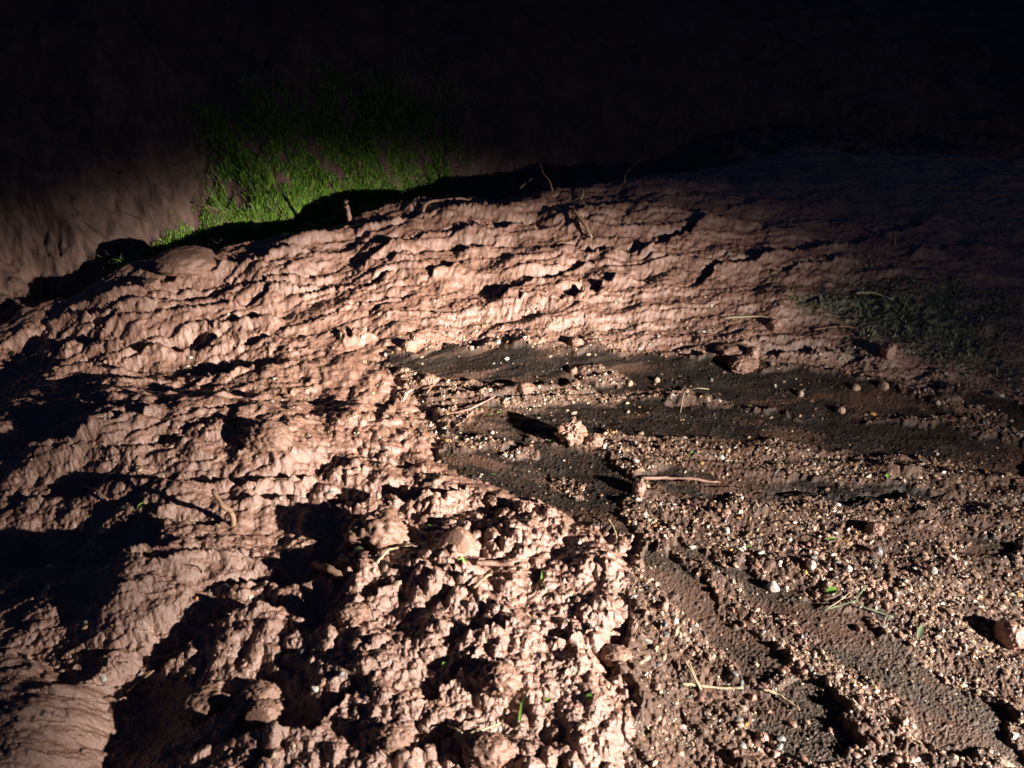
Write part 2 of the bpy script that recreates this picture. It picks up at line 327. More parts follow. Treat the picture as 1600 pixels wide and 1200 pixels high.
def soil(name, dark, mid, lightc, rough=(.42, .8), bump=.5, bsc=260, spec=.5):
    m, t, b = nt(name)
    n1 = noise(t, 9, 6); n2 = noise(t, 120, 3)
    c = ramp(t, n1, [(.3, dark), (.52, mid), (.75, lightc)])
    c2 = ramp(t, n2, [(.3, tuple(v * .8 for v in mid)), (.7, tuple(min(1, v * 1.2) for v in mid))])
    c = mixc(t, .35, c, c2)
    rr = t.nodes.new('ShaderNodeMapRange'); rr.inputs[1].default_value = .35; rr.inputs[2].default_value = .65; rr.inputs[3].default_value = rough[0]; rr.inputs[4].default_value = rough[1]
    t.links.new(noise(t, 16, 4), rr.inputs[0]); t.links.new(rr.outputs[0], b.inputs['Roughness'])
    b.inputs['Specular IOR Level'].default_value = spec
    bq = N(t, 'ShaderNodeBump'); bq.inputs['Strength'].default_value = bump * .45; bq.inputs['Distance'].default_value = .006; t.links.new(noise(t, 105, 4, .65), bq.inputs['Height'])
    bp = N(t, 'ShaderNodeBump'); bp.inputs['Strength'].default_value = bump; bp.inputs['Distance'].default_value = .003; t.links.new(bq.outputs[0], bp.inputs['Normal'])
    t.links.new(noise(t, bsc, 3, .7), bp.inputs['Height']); t.links.new(bp.outputs[0], b.inputs['Normal'])
    t.links.new(c, b.inputs['Base Color']); return m, t, b, c
def attr(t, nm):
    a = t.nodes.new('ShaderNodeAttribute'); a.attribute_name = nm; return a.outputs['Fac']
M_mud, t, b, c = soil('wet_red_mud', (.13, .062, .038), (.23, .118, .077), (.31, .17, .115), (.22, .6), .9, 260, .7)
b.inputs['Coat Weight'].default_value = .9; b.inputs['Coat Roughness'].default_value = .27; b.inputs['Coat IOR'].default_value = 1.45
t.links.new(b.inputs['Normal'].links[0].from_socket, b.inputs['Coat Normal'])
c = mixc(t, attr(t, 'moss'), c, ramp(t, noise(t, 60, 5), [(.35, (.02, .025, .010)), (.55, (.07, .075, .03)), (.7, (.17, .10, .06))]))
t.links.new(c, b.inputs['Base Color'])
M_road, t, b, c = soil('silted_road', (.05, .026, .016), (.095, .050, .031), (.17, .095, .06), (.35, .8), .7, 330, .35)
asp = ramp(t, noise(t, 420, 2, .8), [(.42, (.010, .0065, .0042)), (.60, (.020, .013, .008)), (.72, (.11, .075, .048))])
silt = ramp(t, noise(t, 14, 5), [(.46, (.0, .0, .0)), (.72, (.45, .45, .45))])
fil = mixc(t, silt, asp, (.085, .050, .034))
worn = ramp(t, noise(t, 300, 3, .8), [(.40, (.022, .014, .009)), (.54, (.075, .048, .032)), (.70, (.19, .13, .085))])
fil = mixc(t, attr(t, 'worn'), fil, worn)
fil = mixc(t, attr(t, 'film'), fil, (.085, .045, .028))
c = mixc(t, attr(t, 'bare'), c, fil)
t.links.new(c, b.inputs['Base Color'])
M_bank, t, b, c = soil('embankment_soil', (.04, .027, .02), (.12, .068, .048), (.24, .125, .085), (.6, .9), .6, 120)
M_rockred, *_ = soil('red_stone', (.17, .085, .06), (.26, .14, .10), (.34, .20, .15), (.35, .6), .35, 180)
M_clod, *_ = soil('mud_clod', (.15, .078, .052), (.22, .122, .082), (.28, .165, .115), (.32, .7), .6, 200)
M_pale, *_ = soil('pale_stone', (.32, .28, .24), (.45, .39, .33), (.58, .52, .45), (.35, .6), .3, 150)
M_tan, *_ = soil('tan_stone', (.25, .16, .10), (.36, .24, .16), (.46, .34, .24), (.35, .6), .3, 150)
M_grey, *_ = soil('grey_stone', (.08, .075, .07), (.15, .14, .13), (.24, .22, .20), (.35, .6), .3, 150)
M_wood, *_ = soil('weathered_twig', (.13, .07, .04), (.26, .15, .09), (.40, .26, .17), (.5, .8), .5, 200)
M_straw, *_ = soil('dry_straw', (.24, .18, .10), (.36, .28, .17), (.48, .40, .27), (.5, .8), .3, 200)
def leafm(name, c1, c2):
    m, t, b = nt(name); t.links.new(ramp(t, noise(t, 40, 3), [(.35, c1), (.65, c2)]), b.inputs['Base Color']); b.inputs['Roughness'].default_value = .45
    b.inputs['Transmission Weight'].default_value = 0; b.inputs['Subsurface Weight'].default_value = .0; return m
M_leaf = leafm('fresh_leaf', (.10, .24, .03), (.20, .38, .06)); M_grass = leafm('night_grass', (.06, .15, .012), (.2, .36, .04))
M_lime = leafm('lime_weed', (.10, .20, .02), (.26, .38, .05)); M_dull = leafm('dull_leaf', (.10, .13, .06), (.18, .22, .12)); M_weed = leafm('dull_weed', (.08, .11, .06), (.24, .27, .16))
mg, t, b = nt('mixed_gravel')
a = t.nodes.new('ShaderNodeAttribute'); a.attribute_name = 'Col'
cc = t.nodes.new('ShaderNodeMix'); cc.data_type = 'RGBA'; cc.blend_type = 'MULTIPLY'; cc.inputs[0].default_value = .6
t.links.new(a.outputs['Color'], cc.inputs[6]); t.links.new(ramp(t, noise(t, 300, 3), [(.3, (.6, .6, .6)), (.6, (1, 1, 1))]), cc.inputs[7])
t.links.new(cc.outputs[2], b.inputs['Base Color']); b.inputs['Roughness'].default_value = .5; M_gravel = mg

# ---------------------------------------------------------------- object helpers
def mesh_np(name, V, F, mat, smooth_=True, parent=None):
    me = bpy.data.meshes.new(name); V = np.asarray(V, np.float32); F = np.asarray(F, np.int32); k = F.shape[1]
    me.vertices.add(len(V)); me.vertices.foreach_set('co', V.ravel()); me.loops.add(F.size); me.loops.foreach_set('vertex_index', F.ravel())
    me.polygons.add(len(F)); me.polygons.foreach_set('loop_start', np.arange(0, F.size, k, dtype=np.int32)); me.polygons.foreach_set('loop_total', np.full(len(F), k, np.int32))
    me.polygons.foreach_set('use_smooth', np.full(len(F), smooth_, bool))
    me.update(calc_edges=True); me.materials.append(mat)
    o = bpy.data.objects.new(name, me); COL.objects.link(o)
    if parent: o.parent = parent
    return o
def fattr(o, nm, v):
    a = o.data.attributes.new(nm, 'FLOAT', 'POINT'); a.data.foreach_set('value', np.asarray(v, np.float32))
def cattr(o, v):
    a = o.data.color_attributes.new('Col', 'FLOAT_COLOR', 'POINT'); q = np.ones((len(v), 4), np.float32); q[:, :3] = v; a.data.foreach_set('color', q.ravel())
def tag(o, label=None, cat=None, group=None, kind=None):
    if label: o['label'] = label
    if cat: o['category'] = cat
    if group: o['group'] = group
    if kind: o['kind'] = kind
    return o

# ---------------------------------------------------------------- ground sheets (one continuous grid, split by what it is)
idx = np.arange(NU * NV).reshape(NV, NU)
Fq = np.stack([idx[:-1, :-1], idx[:-1, 1:], idx[1:, 1:], idx[1:, :-1]], -1).reshape(-1, 4)
cls = np.where(bank > .5, 2, np.where(mud > .5, 1, 0)); fc = cls[Fq].max(1)
VV = np.stack([gx, gy, z], 1)
def sheet(name, k, mat, label, cat):
    F = Fq[fc == k]; used, inv = np.unique(F, return_inverse=True)
    o = mesh_np(name, VV[used], inv.reshape(-1, 4), mat); fattr(o, 'bare', bare[used]); fattr(o, 'moss', moss[used]); fattr(o, 'film', film[used]); fattr(o, 'worn', smooth(1.75, 1.2, gy[used]) * .85); tag(o, label, cat, kind='structure'); return o
sheet('road', 0, M_road, 'dark gravelly road surface with washed bare streaks, a painted shadow streak and silt', 'road')
sheet('mud', 1, M_mud, 'slumped wet reddish brown mud covering the left and far side of the road', 'mud')
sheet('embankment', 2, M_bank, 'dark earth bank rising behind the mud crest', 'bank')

# ---------------------------------------------------------------- stones
def ico(sub):
    bm_ = bpy.data.meshes.new('tmp'); import bmesh
    b = bmesh.new(); bmesh.ops.create_icosphere(b, subdivisions=sub, radius=1); b.verts.ensure_lookup_table()
    V = np.array([v.co[:] for v in b.verts]); F = np.array([[v.index for v in f.verts] for f in b.faces]); b.free(); bpy.data.meshes.remove(bm_); return V, F
I1, I2, I3, I4 = ico(1), ico(2), ico(3), ico(5)
from mathutils import noise as mno
def n3(V, s, k): return np.array([mno.fractal(Vector(v) * s + Vector((k * 3.7, k, -k)), 1.0, 2.0, 3, noise_basis='PERLIN_ORIGINAL') for v in V.tolist()]) * .8
def stone_verts(base, seed, rough=.25, facet=.0):
    V = base.copy(); V = V * (1 + rough * n3(V, 1.1, seed)[:, None] + rough * .5 * n3(V, 3.1, seed + 9)[:, None] + rough * .45 * n3(V, 6, seed + 15)[:, None] + (rough * .28 * n3(V, 16, seed + 25)[:, None] if len(V) > 600 else 0))
    r2 = np.random.RandomState(seed)
    for q in range(int(facet)):
        d = r2.randn(3); d /= np.linalg.norm(d); s = V @ d; c = .62 + .2 * r2.rand(); V = V - np.maximum(s - c, 0)[:, None] * d * .85
    return V
def rock(name, px, py, wpx, hpx, mat, label, cat, seed, flat=.75, rough=.25, facet=2, sink=.3, rot=None, group=None):
    p = at(px, py + hpx * .25); d = math.sqrt(p.x ** 2 + p.y ** 2 + (CAMZ - p.z) ** 2) / 1.06; s = d / FPX
    a = wpx * s / 2; hz = hpx * s / 2; V = stone_verts(I4[0], seed, rough, facet) * np.array([a, max(a * .75, hz), hz * flat * 1.25])
    r = rot if rot is not None else 0.0; R = np.array([[math.cos(r), -math.sin(r), 0], [math.sin(r), math.cos(r), 0], [0, 0, 1]]); V = V @ R.T
    o = mesh_np(name, V, I4[1], mat); o.location = p + Vector((0, 0, hz * (1 - 2 * sink) * .6)); tag(o, label, cat, group); return o
RK = [
 ('mud_clod',590,822,92,66,M_clod,'large lumpy mud clod with a round crumb on its top, beside the black hollow','clod',3,.9,.32,0),
 ('flat_stone',716,838,46,40,M_clod,'squarish ribbed brown stone block standing among clods','stone',4,.9,.12,5),
 ('mud_clod',420,676,74,44,M_clod,'smooth wide mud clod below a small dark hole in the left mud','clod',6,.9,.22,1),
 ('mud_clod',893,672,42,34,M_clod,'forked pale pink clod beside the bright green leaf','clod',8,1,.5,0),
 ('mud_clod',928,686,30,22,M_clod,'smaller clod just right of the forked pale clod','clod',9,.8,.3,0),
 ('stone',998,760,26,26,M_rockred,'round pink stone at the right tip of the dark wet patch','stone',11,1,.15,2),
 ('mud_clod',640,538,26,22,M_clod,'pale clod at the left end of the upper dark streak','clod',12,.9,.3,1),
 ('stone',900,533,24,20,M_rockred,'rounded pinkish stone at the foot of the mud slope','stone',13,.9,.2,2),
 ('mud_clod',1150,545,60,18,M_clod,'long flat pale clod above the upper dark streak','clod',14,.8,.25,1),
 ('stone',1175,551,20,22,M_rockred,'round stone leaning on the long flat clod','stone',15,1,.15,1),
 ('mud_clod',1160,566,44,24,M_clod,'low wide clod in front of the long flat clod','clod',16,.8,.3,0),
 ('stone',1388,547,24,24,M_rockred,'round orange pink stone near the weeds at the right','stone',17,1,.15,2),
 ('stone',1366,824,26,24,M_rockred,'reddish stone in the middle of the gravel','stone',18,.9,.2,3),
 ('stone',1575,988,34,40,M_rockred,'largest reddish stone near the right edge of the gravel','stone',19,.9,.15,3),
 ('mud_boulder',292,404,100,36,M_clod,'big smooth mud hump on the crest at the left','boulder',20,.8,.14,2),
 ('mud_clod',237,443,28,20,M_clod,'small angular clod below the big mud hump','clod',21,.9,.3,4),
 ('mud_clod',412,1112,48,44,M_clod,'round smooth mud ball low in the picture','clod',22,.9,.15,1),
 ('mud_clod',408,1082,60,38,M_clod,'flat topped clod just above the round mud ball','clod',23,.8,.22,3),
 ('mud_clod',320,1092,68,40,M_clod,'wide rough clod left of the round mud ball','clod',24,.7,.3,1),
 ('mud_clod',665,810,20,14,M_clod,'small round clod above the squarish block','clod',27,.9,.2,0),
 ('mud_clod',777,778,40,22,M_clod,'pale elongated clod at the lower rim of the dark patch','clod',28,.8,.3,1),
 ('mud_clod',820,790,30,24,M_clod,'crumbly clod right of the pale elongated one','clod',29,.9,.35,0),
 ('mud_clod',668,592,34,22,M_clod,'rounded clod in the thin mud left of the long reddish root','clod',30,.9,.3,0),
 ('mud_clod',818,603,36,16,M_clod,'flat pale clod between the two dark streaks','clod',31,.7,.3,1),
 ('mud_clod',760,1165,70,50,M_clod,'bulging shiny clod at the bottom edge','clod',32,.8,.25,0),
 ('mud_clod',960,1020,50,36,M_clod,'smooth swollen clod on the right border of the near mud','clod',33,.8,.18,1),
 ('mud_clod',780,1055,60,50,M_clod,'cracked clod above the long green blade','clod',34,.8,.3,1),
 ('mud_clod',550,955,46,34,M_clod,'rounded clod beside the big black hollow','clod',35,.8,.28,0),
 ('mud_clod',610,1150,60,44,M_clod,'broad glistening clod near the bottom','clod',36,.8,.28,0),
 ('pale_stone',1267,881,14,14,M_pale,'small white stone with a long shadow in the gravel','stone',40,1,.1,2),
 ('pale_stone',1369,861,16,16,M_grey,'bluish grey pale stone below the reddish one','stone',41,1,.15,3),
 ('pale_stone',1208,915,18,16,M_pale,'off white angular stone beside a washed rill','stone',42,1,.15,4),
 ('pale_stone',1054,969,12,12,M_pale,'white pebble next to a red one on the bare rill','stone',43,1,.1,1),
 ('stone',1036,946,16,16,M_rockred,'red pebble on the bare rill, above a white one','stone',44,1,.12,1),
 ('pale_stone',1324,888,12,12,M_pale,'bright cream pebble right of the white stone','stone',45,1,.1,1),
 ('pale_stone',1456,890,13,14,M_pale,'cream pebble among the gravel at the right','stone',46,1,.1,1),
 ('stone',1250,614,10,11,M_tan,'single orange pebble sitting on the upper dark streak','stone',47,1,.1,1),
 ('stone',1313,640,14,12,M_tan,'orange pebble at the rim of the upper dark streak','stone',48,.9,.15,1),
 ('stone',1380,602,16,14,M_tan,'tan stone at the head of the pale streak','stone',49,.9,.15,2),
 ('stone',1336,604,15,12,M_tan,'flat tan stone left of the one heading the pale streak','stone',50,.8,.15,2),
 ('stone',895,577,14,14,M_rockred,'pink pebble where the two parts of the upper dark streak meet','stone',51,1,.15,1),
 ('stone',984,598,10,10,M_tan,'left one of two pebbles on the brown part of the dark streak','stone',52,1,.15,1),
 ('stone',1026,593,10,10,M_tan,'right one of two pebbles on the brown part of the dark streak','stone',53,1,.15,1),
 ('stone',1208,505,28,20,M_rockred,'pinkish stone below the weeds','stone',54,.9,.2,2),
 ('stone',1190,1150,18,18,M_rockred,'pink stone by the edge of the lower grey rill','stone',55,.9,.15,2),
 ('stone',1175,1088,12,10,M_rockred,'rusty wedge of stone at the head of the lowest rill','stone',56,.9,.2,3),
]
for r in RK: rock(r[0], r[1], r[2], r[3], r[4], r[5], r[6], r[7], r[8], *r[9:12])

# gravel: the biggest 300 as pebbles of their own, the rest one mass
def region_density(x, y):
    v = np.interp(y, YS, np.arange(NV)); u = np.interp(x / wv(y), U, np.arange(NU)); k = (np.clip(v.round(), 0, NV-1).astype(int)) * NU + np.clip(u.round(), 0, NU-1).astype(int)
    rd = road[k]; br = bare[k]; md = mud[k]
    near = np.exp(-np.maximum(road_sd[k] - .0, 0) / .12) * md * (x > -.35) * (y > 1.9)
    clump = .25 + .75 * smooth(-.25, .3, fbm(np.hypot(x - cx0, y - cy0) * 4, np.arctan2(y - cy0, x - cx0) * 26, 3, 140))
    return (rd * (1 - .6 * smooth(1.25, .95, y) * smooth(.75, .45, x)) * (1 - .95 * smooth(.05, .6, br)) + near * .7) * clump * (y < 3.3) + md * .05 * (y < 2.6)
NC = 520000
sy = rs.uniform(.55, 3.4, NC); sx = rs.uniform(-1.9, 2.9, NC)
ok = (np.abs(sx) < sy * .95 + .5) & (rs.rand(NC) < region_density(sx, sy)); sx, sy = sx[ok], sy[ok]
print("gravel", len(sx))
size = .0010 + .0010 * rs.exponential(1.0, len(sx)) ** 1.45; size = np.minimum(size, .0085)
sz = HF(sx, sy)
pal = np.array([(.34,.21,.14),(.24,.14,.095),(.44,.31,.21),(.56,.46,.36),(.66,.60,.51),(.42,.29,.17),(.13,.11,.095),(.48,.25,.08)]); pw = np.array([.27,.34,.12,.08,.035,.05,.08,.025])
ci = rs.choice(len(pal), len(sx), p=pw / pw.sum())
dist = np.sqrt(sx ** 2 + sy ** 2 + 1.6 ** 2); order = np.argsort(-(size / dist)); vis = [i for i in order if abs(sx[i]) < .72 * math.hypot(sy[i], .9) and .75 < sy[i] < 3.2]
top = set(vis[:290]); rest = np.array([i for i in range(len(sx)) if i not in top])
protos = {}
grp = {0: ('stone', M_rockred, 'reddish pebble', 'red brown pebble lying loose in the gravel of the road', 'red brown pebbles in the gravel'),
       1: ('pale', M_pale, 'pale pebble', 'cream white pebble lying loose in the gravel of the road', 'cream white pebbles in the gravel'),
       2: ('tan', M_tan, 'tan pebble', 'tan orange pebble lying loose in the gravel of the road', 'tan orange pebbles in the gravel'),
       3: ('dark', M_grey, 'grey pebble', 'dark grey pebble lying loose in the gravel of the road', 'dark grey pebbles in the gravel')}
kind_of = {0: 0, 1: 0, 2: 2, 3: 1, 4: 1, 5: 2, 6: 3, 7: 2}
for i in sorted(top):
    k = kind_of[int(ci[i])]; v = random.randrange(6)
    if (k, v) not in protos:
        V = stone_verts(I3[0], 200 + v, .5, 6) * np.array([1.05, .85, .65]); me_o = mesh_np('pebble', V, I3[1], grp[k][1]); protos[(k, v)] = me_o; o = me_o
    else:
        o = protos[(k, v)].copy(); COL.objects.link(o)
    s = size[i] * random.uniform(.95, 1.2); o.scale = (s * random.uniform(.9, 1.25), s, s * random.uniform(.8, 1.1)); o.rotation_euler = (random.uniform(-.3, .3), random.uniform(-.3, .3), random.uniform(0, 6.28))
    o.location = (sx[i], sy[i], sz[i] + s * random.uniform(-.1, .3)); tag(o, grp[k][3], 'pebble', grp[k][4])
def merged(name, X, Y, Z, R, C, mat, seed):
    r2 = np.random.RandomState(seed); n_ = len(X); B, Fb = I1 if seed == 5 else I2; nb = len(B)
    variants = np.stack([stone_verts(B, 300 + q, .55, 2) for q in range(12)])
    V = variants[r2.randint(0, 12, n_)] * (r2.uniform(.55, 1.35, (n_, 1, 3)) * np.array([1.15, 1.15, .75]))
    a = r2.uniform(0, 6.28, n_); ca, sa = np.cos(a), np.sin(a)
    x = V[:, :, 0] * ca[:, None] - V[:, :, 1] * sa[:, None]; y = V[:, :, 0] * sa[:, None] + V[:, :, 1] * ca[:, None]
    V = np.stack([x, y, V[:, :, 2]], -1) * R[:, None, None] + np.stack([X, Y, Z + R * r2.uniform(-.45, .35, n_)], -1)[:, None, :]
    F = (Fb[None] + (np.arange(n_) * nb)[:, None, None]).reshape(-1, 3)
    o = mesh_np(name, V.reshape(-1, 3), F, mat, False); cattr(o, np.repeat(C, nb, 0)); return o
cv = pal[ci] * rs.uniform(.75, 1.15, (len(ci), 1))
g = merged('gravel', sx[rest], sy[rest], sz[rest], size[rest], cv[rest], M_gravel, 5); tag(g, 'fine mixed gravel spread over the silted road', 'gravel', kind='stuff')

# ---------------------------------------------------------------- twigs, roots, blades, leaves
def tube(P_, r0, r1, seg=8, seed=1, knob=.24):
    P_ = [Vector(p) for p in P_]; Q = []
    for k in range(len(P_) - 1):
        for s in range(5): Q.append(P_[k].lerp(P_[k+1], s / 5))
    Q.append(P_[-1]); Q2 = [Q[0]] + [(Q[i-1] + Q[i] * 2 + Q[i+1]) / 4 for i in range(1, len(Q)-1)] + [Q[-1]]
    r2 = np.random.RandomState(seed); V = []; m_ = len(Q2); jit = Vector((0, 0, 0))
    for i in range(m_):
        jit = jit * .7 + Vector(r2.randn(3)) * r0 * .18; Q2[i] = Q2[i] + jit
    for i, p in enumerate(Q2):
        d = (Q2[min(i+1, m_-1)] - Q2[max(i-1, 0)]).normalized(); a = d.orthogonal().normalized()
        if abs(d.z) < .9: a = d.cross(Vector((0, 0, 1))).normalized()
        b_ = d.cross(a); r = (r0 + (r1 - r0) * i / (m_-1)) * (1 + knob * r2.randn() * .6)
        for s in range(seg):
            th = 6.2832 * s / seg; rr = r * (1 + knob * .4 * r2.randn()); V.append(p + a * math.cos(th) * rr + b_ * math.sin(th) * rr)
    F = [(i*seg+s, i*seg+(s+1) % seg, (i+1)*seg+(s+1) % seg, (i+1)*seg+s) for i in range(m_-1) for s in range(seg)]
    V.append(Q2[0]); V.append(Q2[-1]); a, b_ = len(V)-2, len(V)-1
    F += [(a, (s+1) % seg, s, s) for s in range(seg)]
    F += [(b_, (m_-1)*seg+s, (m_-1)*seg+(s+1) % seg, (m_-1)*seg+(s+1) % seg) for s in range(seg)]
    return V, F
def tmesh(name, V, F, mat, parent=None, sm=True):
    me = bpy.data.meshes.new(name); me.from_pydata([tuple(v) for v in V], [], [tuple(dict.fromkeys(f)) for f in F]); me.materials.append(mat); me.update()
    for p in me.polygons: p.use_smooth = sm
    o = bpy.data.objects.new(name, me); COL.objects.link(o)
    if parent: o.parent = parent
    return o
def lay(pp, lift):
    if pp[0] == (658, 328): pp = [(a, b + 10) for a, b in pp]
    return [at(px, py) + Vector((0, 0, l)) for (px, py), l in zip(pp, lift)]
def upright(pp, base):
    """points given as pixels, all at the base's distance from the camera plane"""
    base = list(base); b_ = at(*base); off = 0
    while b_.y > float(np.interp(b_.x, crx, cry)) + .06 and off < 40: off += 2; b_ = at(base[0], base[1] + off)
    pp = [(a, b + off * .8) for a, b in pp]; out = []
    for k, (px, py) in enumerate(pp):
        dx, dy, dz = ray(px, py); tt = b_.y / dy; out.append(Vector((dx * tt, b_.y + .012 * math.sin(k * 2.1), CAMZ + dz * tt)))
    out[0] = b_ - Vector((0, 0, .01)); return out
TW = [
 ('stick', upright([(362,822),(361,805),(354,789),(340,778),(331,770)], (362,822)), .0075, .0055, M_wood, 'bent orange brown stick standing up at the edge of a black hollow', 'stick'),
 ('stick', lay([(494,888),(515,896),(542,906)], [.02,.02,.012]), .012, .007, M_wood, 'thick pale broken stick jutting over the black hollow', 'stick'),
 ('twig', lay([(583,896),(592,878),(610,865),(630,860),(648,856)], [.004,.014,.02,.015,.004]), .0042, .002, M_straw, 'thin arched twig below the large lumpy clod', 'twig'),
 ('twig', upright([(864,292),(860,280),(850,267),(844,250)], (864,292)), .004, .0018, M_wood, 'curved twig sticking up from the crest into the dark', 'twig'),
 ('stick', upright([(803,305),(815,292),(831,276)], (803,305)), .006, .004, M_wood, 'straight slanting stick on the crest left of the curved twig', 'stick'),
 ('twig', upright([(974,290),(978,272),(988,258),(1003,247)], (974,290)), .004, .0018, M_wood, 'thin arching twig at the right of the crest', 'twig'),
 ('stick', lay([(894,340),(905,350),(926,374)], [.035,.03,.01]), .010, .006, M_wood, 'thick stick lying on the upper mud slope', 'stick'),
 ('root', upright([(545,352),(544,332),(541,314)], (545,352)), .010, .012, M_rockred, 'stubby upright root at the grass edge', 'root'),
 ('root', lay([(658,328),(666,314),(690,306),(720,304),(750,302)], [-.01,.018,.012,.012,-.01]), .008, .006, M_clod, 'long arched root capping the crest', 'root'),
 ('root', lay([(683,650),(712,647),(735,643),(755,632),(772,624)], [.006,.01,.012,.012,.01]), .0045, .003, M_rockred, 'long reddish root lying on thin mud above the dark patch', 'root'),
 ('twig', lay([(630,630),(637,620),(646,614)], [.01,.016,.01]), .005, .003, M_straw, 'short straw coloured twig left of the reddish root', 'twig'),
 ('twig', lay([(675,598),(677,608),(667,617)], [.01,.016,.01]), .003, .003, M_rockred, 'tiny reddish twig above the long root', 'twig'),
 ('stick', lay([(1336,462),(1360,463),(1395,471)], [.012,.016,.012]), .007, .004, M_straw, 'pale stick lying across the weeds', 'stick'),
 ('stick', lay([(1000,748),(1040,748),(1085,750),(1122,754)], [.003,.004,.004,.001]), .006, .004, M_clod, 'long smooth mud brown stick along the lowest dark streak', 'stick'),
 ('twig', lay([(1068,1038),(1080,1058),(1094,1080)], [.02,.018,.006]), .0022, .0018, M_straw, 'left straw of a crossing pair in the brown gravel', 'twig'),
 ('twig', lay([(1076,1040),(1085,1060),(1096,1079)], [.016,.01,.004]), .0018, .0015, M_straw, 'right straw of a crossing pair in the brown gravel', 'twig'),
 ('twig', lay([(1062,1070),(1090,1074),(1135,1078),(1160,1077)], [.006,.006,.006,.006]), .0036, .003, M_straw, 'level twig below the crossing straws', 'twig'),
 ('twig', lay([(1190,1080),(1215,1088),(1232,1100),(1248,1112)], [.006,.008,.008,.006]), .0032, .0018, M_straw, 'crooked straw crossing the head of the lowest rill', 'twig'),
 ('twig', lay([(203,1090),(222,1074),(243,1056)], [.02,.02,.02]), .0038, .0025, M_wood, 'slanting twig in the shaded mud at the left', 'twig'),
 ('twig', upright([(198,1108),(194,1096),(190,1086)], (198,1108)), .0025, .0018, M_wood, 'short twig at the foot of the slanting one', 'twig'),
 ('stick', lay([(744,887),(770,890),(802,888)], [.02,.022,.02]), .0075, .006, M_clod, 'level mud coated stick below the squarish block', 'stick'),
 ('stick', lay([(740,924),(752,914),(766,906)], [.015,.02,.024]), .005, .004, M_wood, 'short slanting stick among the near clods', 'stick'),
 ('twig', lay([(735,1152),(760,1146),(782,1136)], [.016,.02,.016]), .0028, .002, M_straw, 'thin straw near the bottom left of the long green blade', 'twig'),
 ('twig', lay([(700,1138),(712,1146),(722,1152)], [.014,.016,.014]), .0028, .002, M_straw, 'pale twig fork near the bottom edge', 'twig'),
 ('stick', upright([(1400,382),(1399,372),(1397,362)], (1400,382)), .007, .006, M_wood, 'short stub standing in the dim mud at the right', 'stick'),
 ('twig', upright([(1560,372),(1562,352),(1574,340),(1598,338)], (1560,372)), .0035, .002, M_wood, 'dim arching twig at the far right', 'twig'),
 ('twig', lay([(948,815),(958,828),(964,842)], [.01,.012,.004]), .003, .002, M_straw, 'short straw at the tip of the dark patch', 'twig'),
 ('root', lay([(302,322),(325,328),(352,334)], [.02,.02,.01]), .004, .003, M_wood, 'pale roots hanging from the bank left of the grass', 'root'),
 ('root', lay([(112,335),(150,362),(205,405)], [.0,.012,.0]), .004, .003, M_bank, 'long root running down the dim bank at the left', 'root'),
 ('root', lay([(195,332),(222,346),(245,350)], [.0,.012,.0]), .003, .002, M_bank, 'short root on the bank above the mud hump', 'root'),
 ('twig', upright([(907,312),(912,304),(911,298)], (907,312)), .005, .004, M_straw, 'tiny pale stub on the crest right of the curved twig', 'twig'),
 ('twig', upright([(1063,585+60),(1070,612),(1090,604),(1108,608)], (1063,645)), .0015, .001, M_straw, 'hair thin arched straw over the upper dark streak', 'twig'),
 ('twig', lay([(135,765),(155,775),(172,786)], [.02,.02,.01]), .004, .003, M_wood, 'short brown twig in the shaded mud at the far left', 'twig'),
 ('twig', upright([(314,898),(315,890),(313,880)], (314,898)), .002, .001, M_straw, 'yellow straw stub standing in the shaded mud', 'twig'),
 ('twig', lay([(1130,500),(1180,497),(1230,503)], [.01,.01,.01]), .004, .003, M_straw, 'pale twig lying below the weeds at the foot of the slope', 'twig'),
 ('stick', lay([(1270,518),(1310,512),(1340,516)], [.01,.01,.01]), .006, .005, M_wood, 'mud coloured stick in the rubble under the weeds', 'stick'),
]
for k, (nm, pp, r0, r1, mt, lb, ct) in enumerate(TW):
    V, F = tube(pp, r0, r1, 8, k + 1); tag(tmesh(nm, V, F, mt), lb, ct)

def blade(pp, w0, up=Vector((0, -.6, .8))):
    V = []; m_ = len(pp)
    for i, p in enumerate(pp):
        d = (pp[min(i+1, m_-1)] - pp[max(i-1, 0)]).normalized(); s = d.cross(up).normalized(); ww = w0 * (1 - (i / (m_-1)) ** 2 * .92) * (.7 if i == 0 else 1)
        V += [p - s * ww, p + d.cross(s) * ww * .3, p + s * ww]
    F = []
    for i in range(m_-1):
        for s in (0, 1): F.append((i*3+s, i*3+s+1, (i+1)*3+s+1, (i+1)*3+s))
    return V, F
def leaf(c, L, W, az, tilt=.3):
    c = Vector(c); V = []; F = []; n_ = 9
    d = Vector((math.cos(az), math.sin(az), math.sin(tilt))); s = Vector((-math.sin(az), math.cos(az), 0))
    for i in range(n_):
        t_ = i / (n_-1); ww = W * math.sin(math.pi * min(1, t_ * .96 + .04)) ** .7; p = c + d * L * (t_ - .5) + Vector((0, 0, -.15 * L * (t_ - .5) ** 2))
        V += [p - s * ww + Vector((0, 0, ww * .4)), p, p + s * ww + Vector((0, 0, ww * .4))]
    for i in range(n_-1):
        for q in (0, 1): F.append((i*3+q, i*3+q+1, (i+1)*3+q+1, (i+1)*3+q))
    return V, F
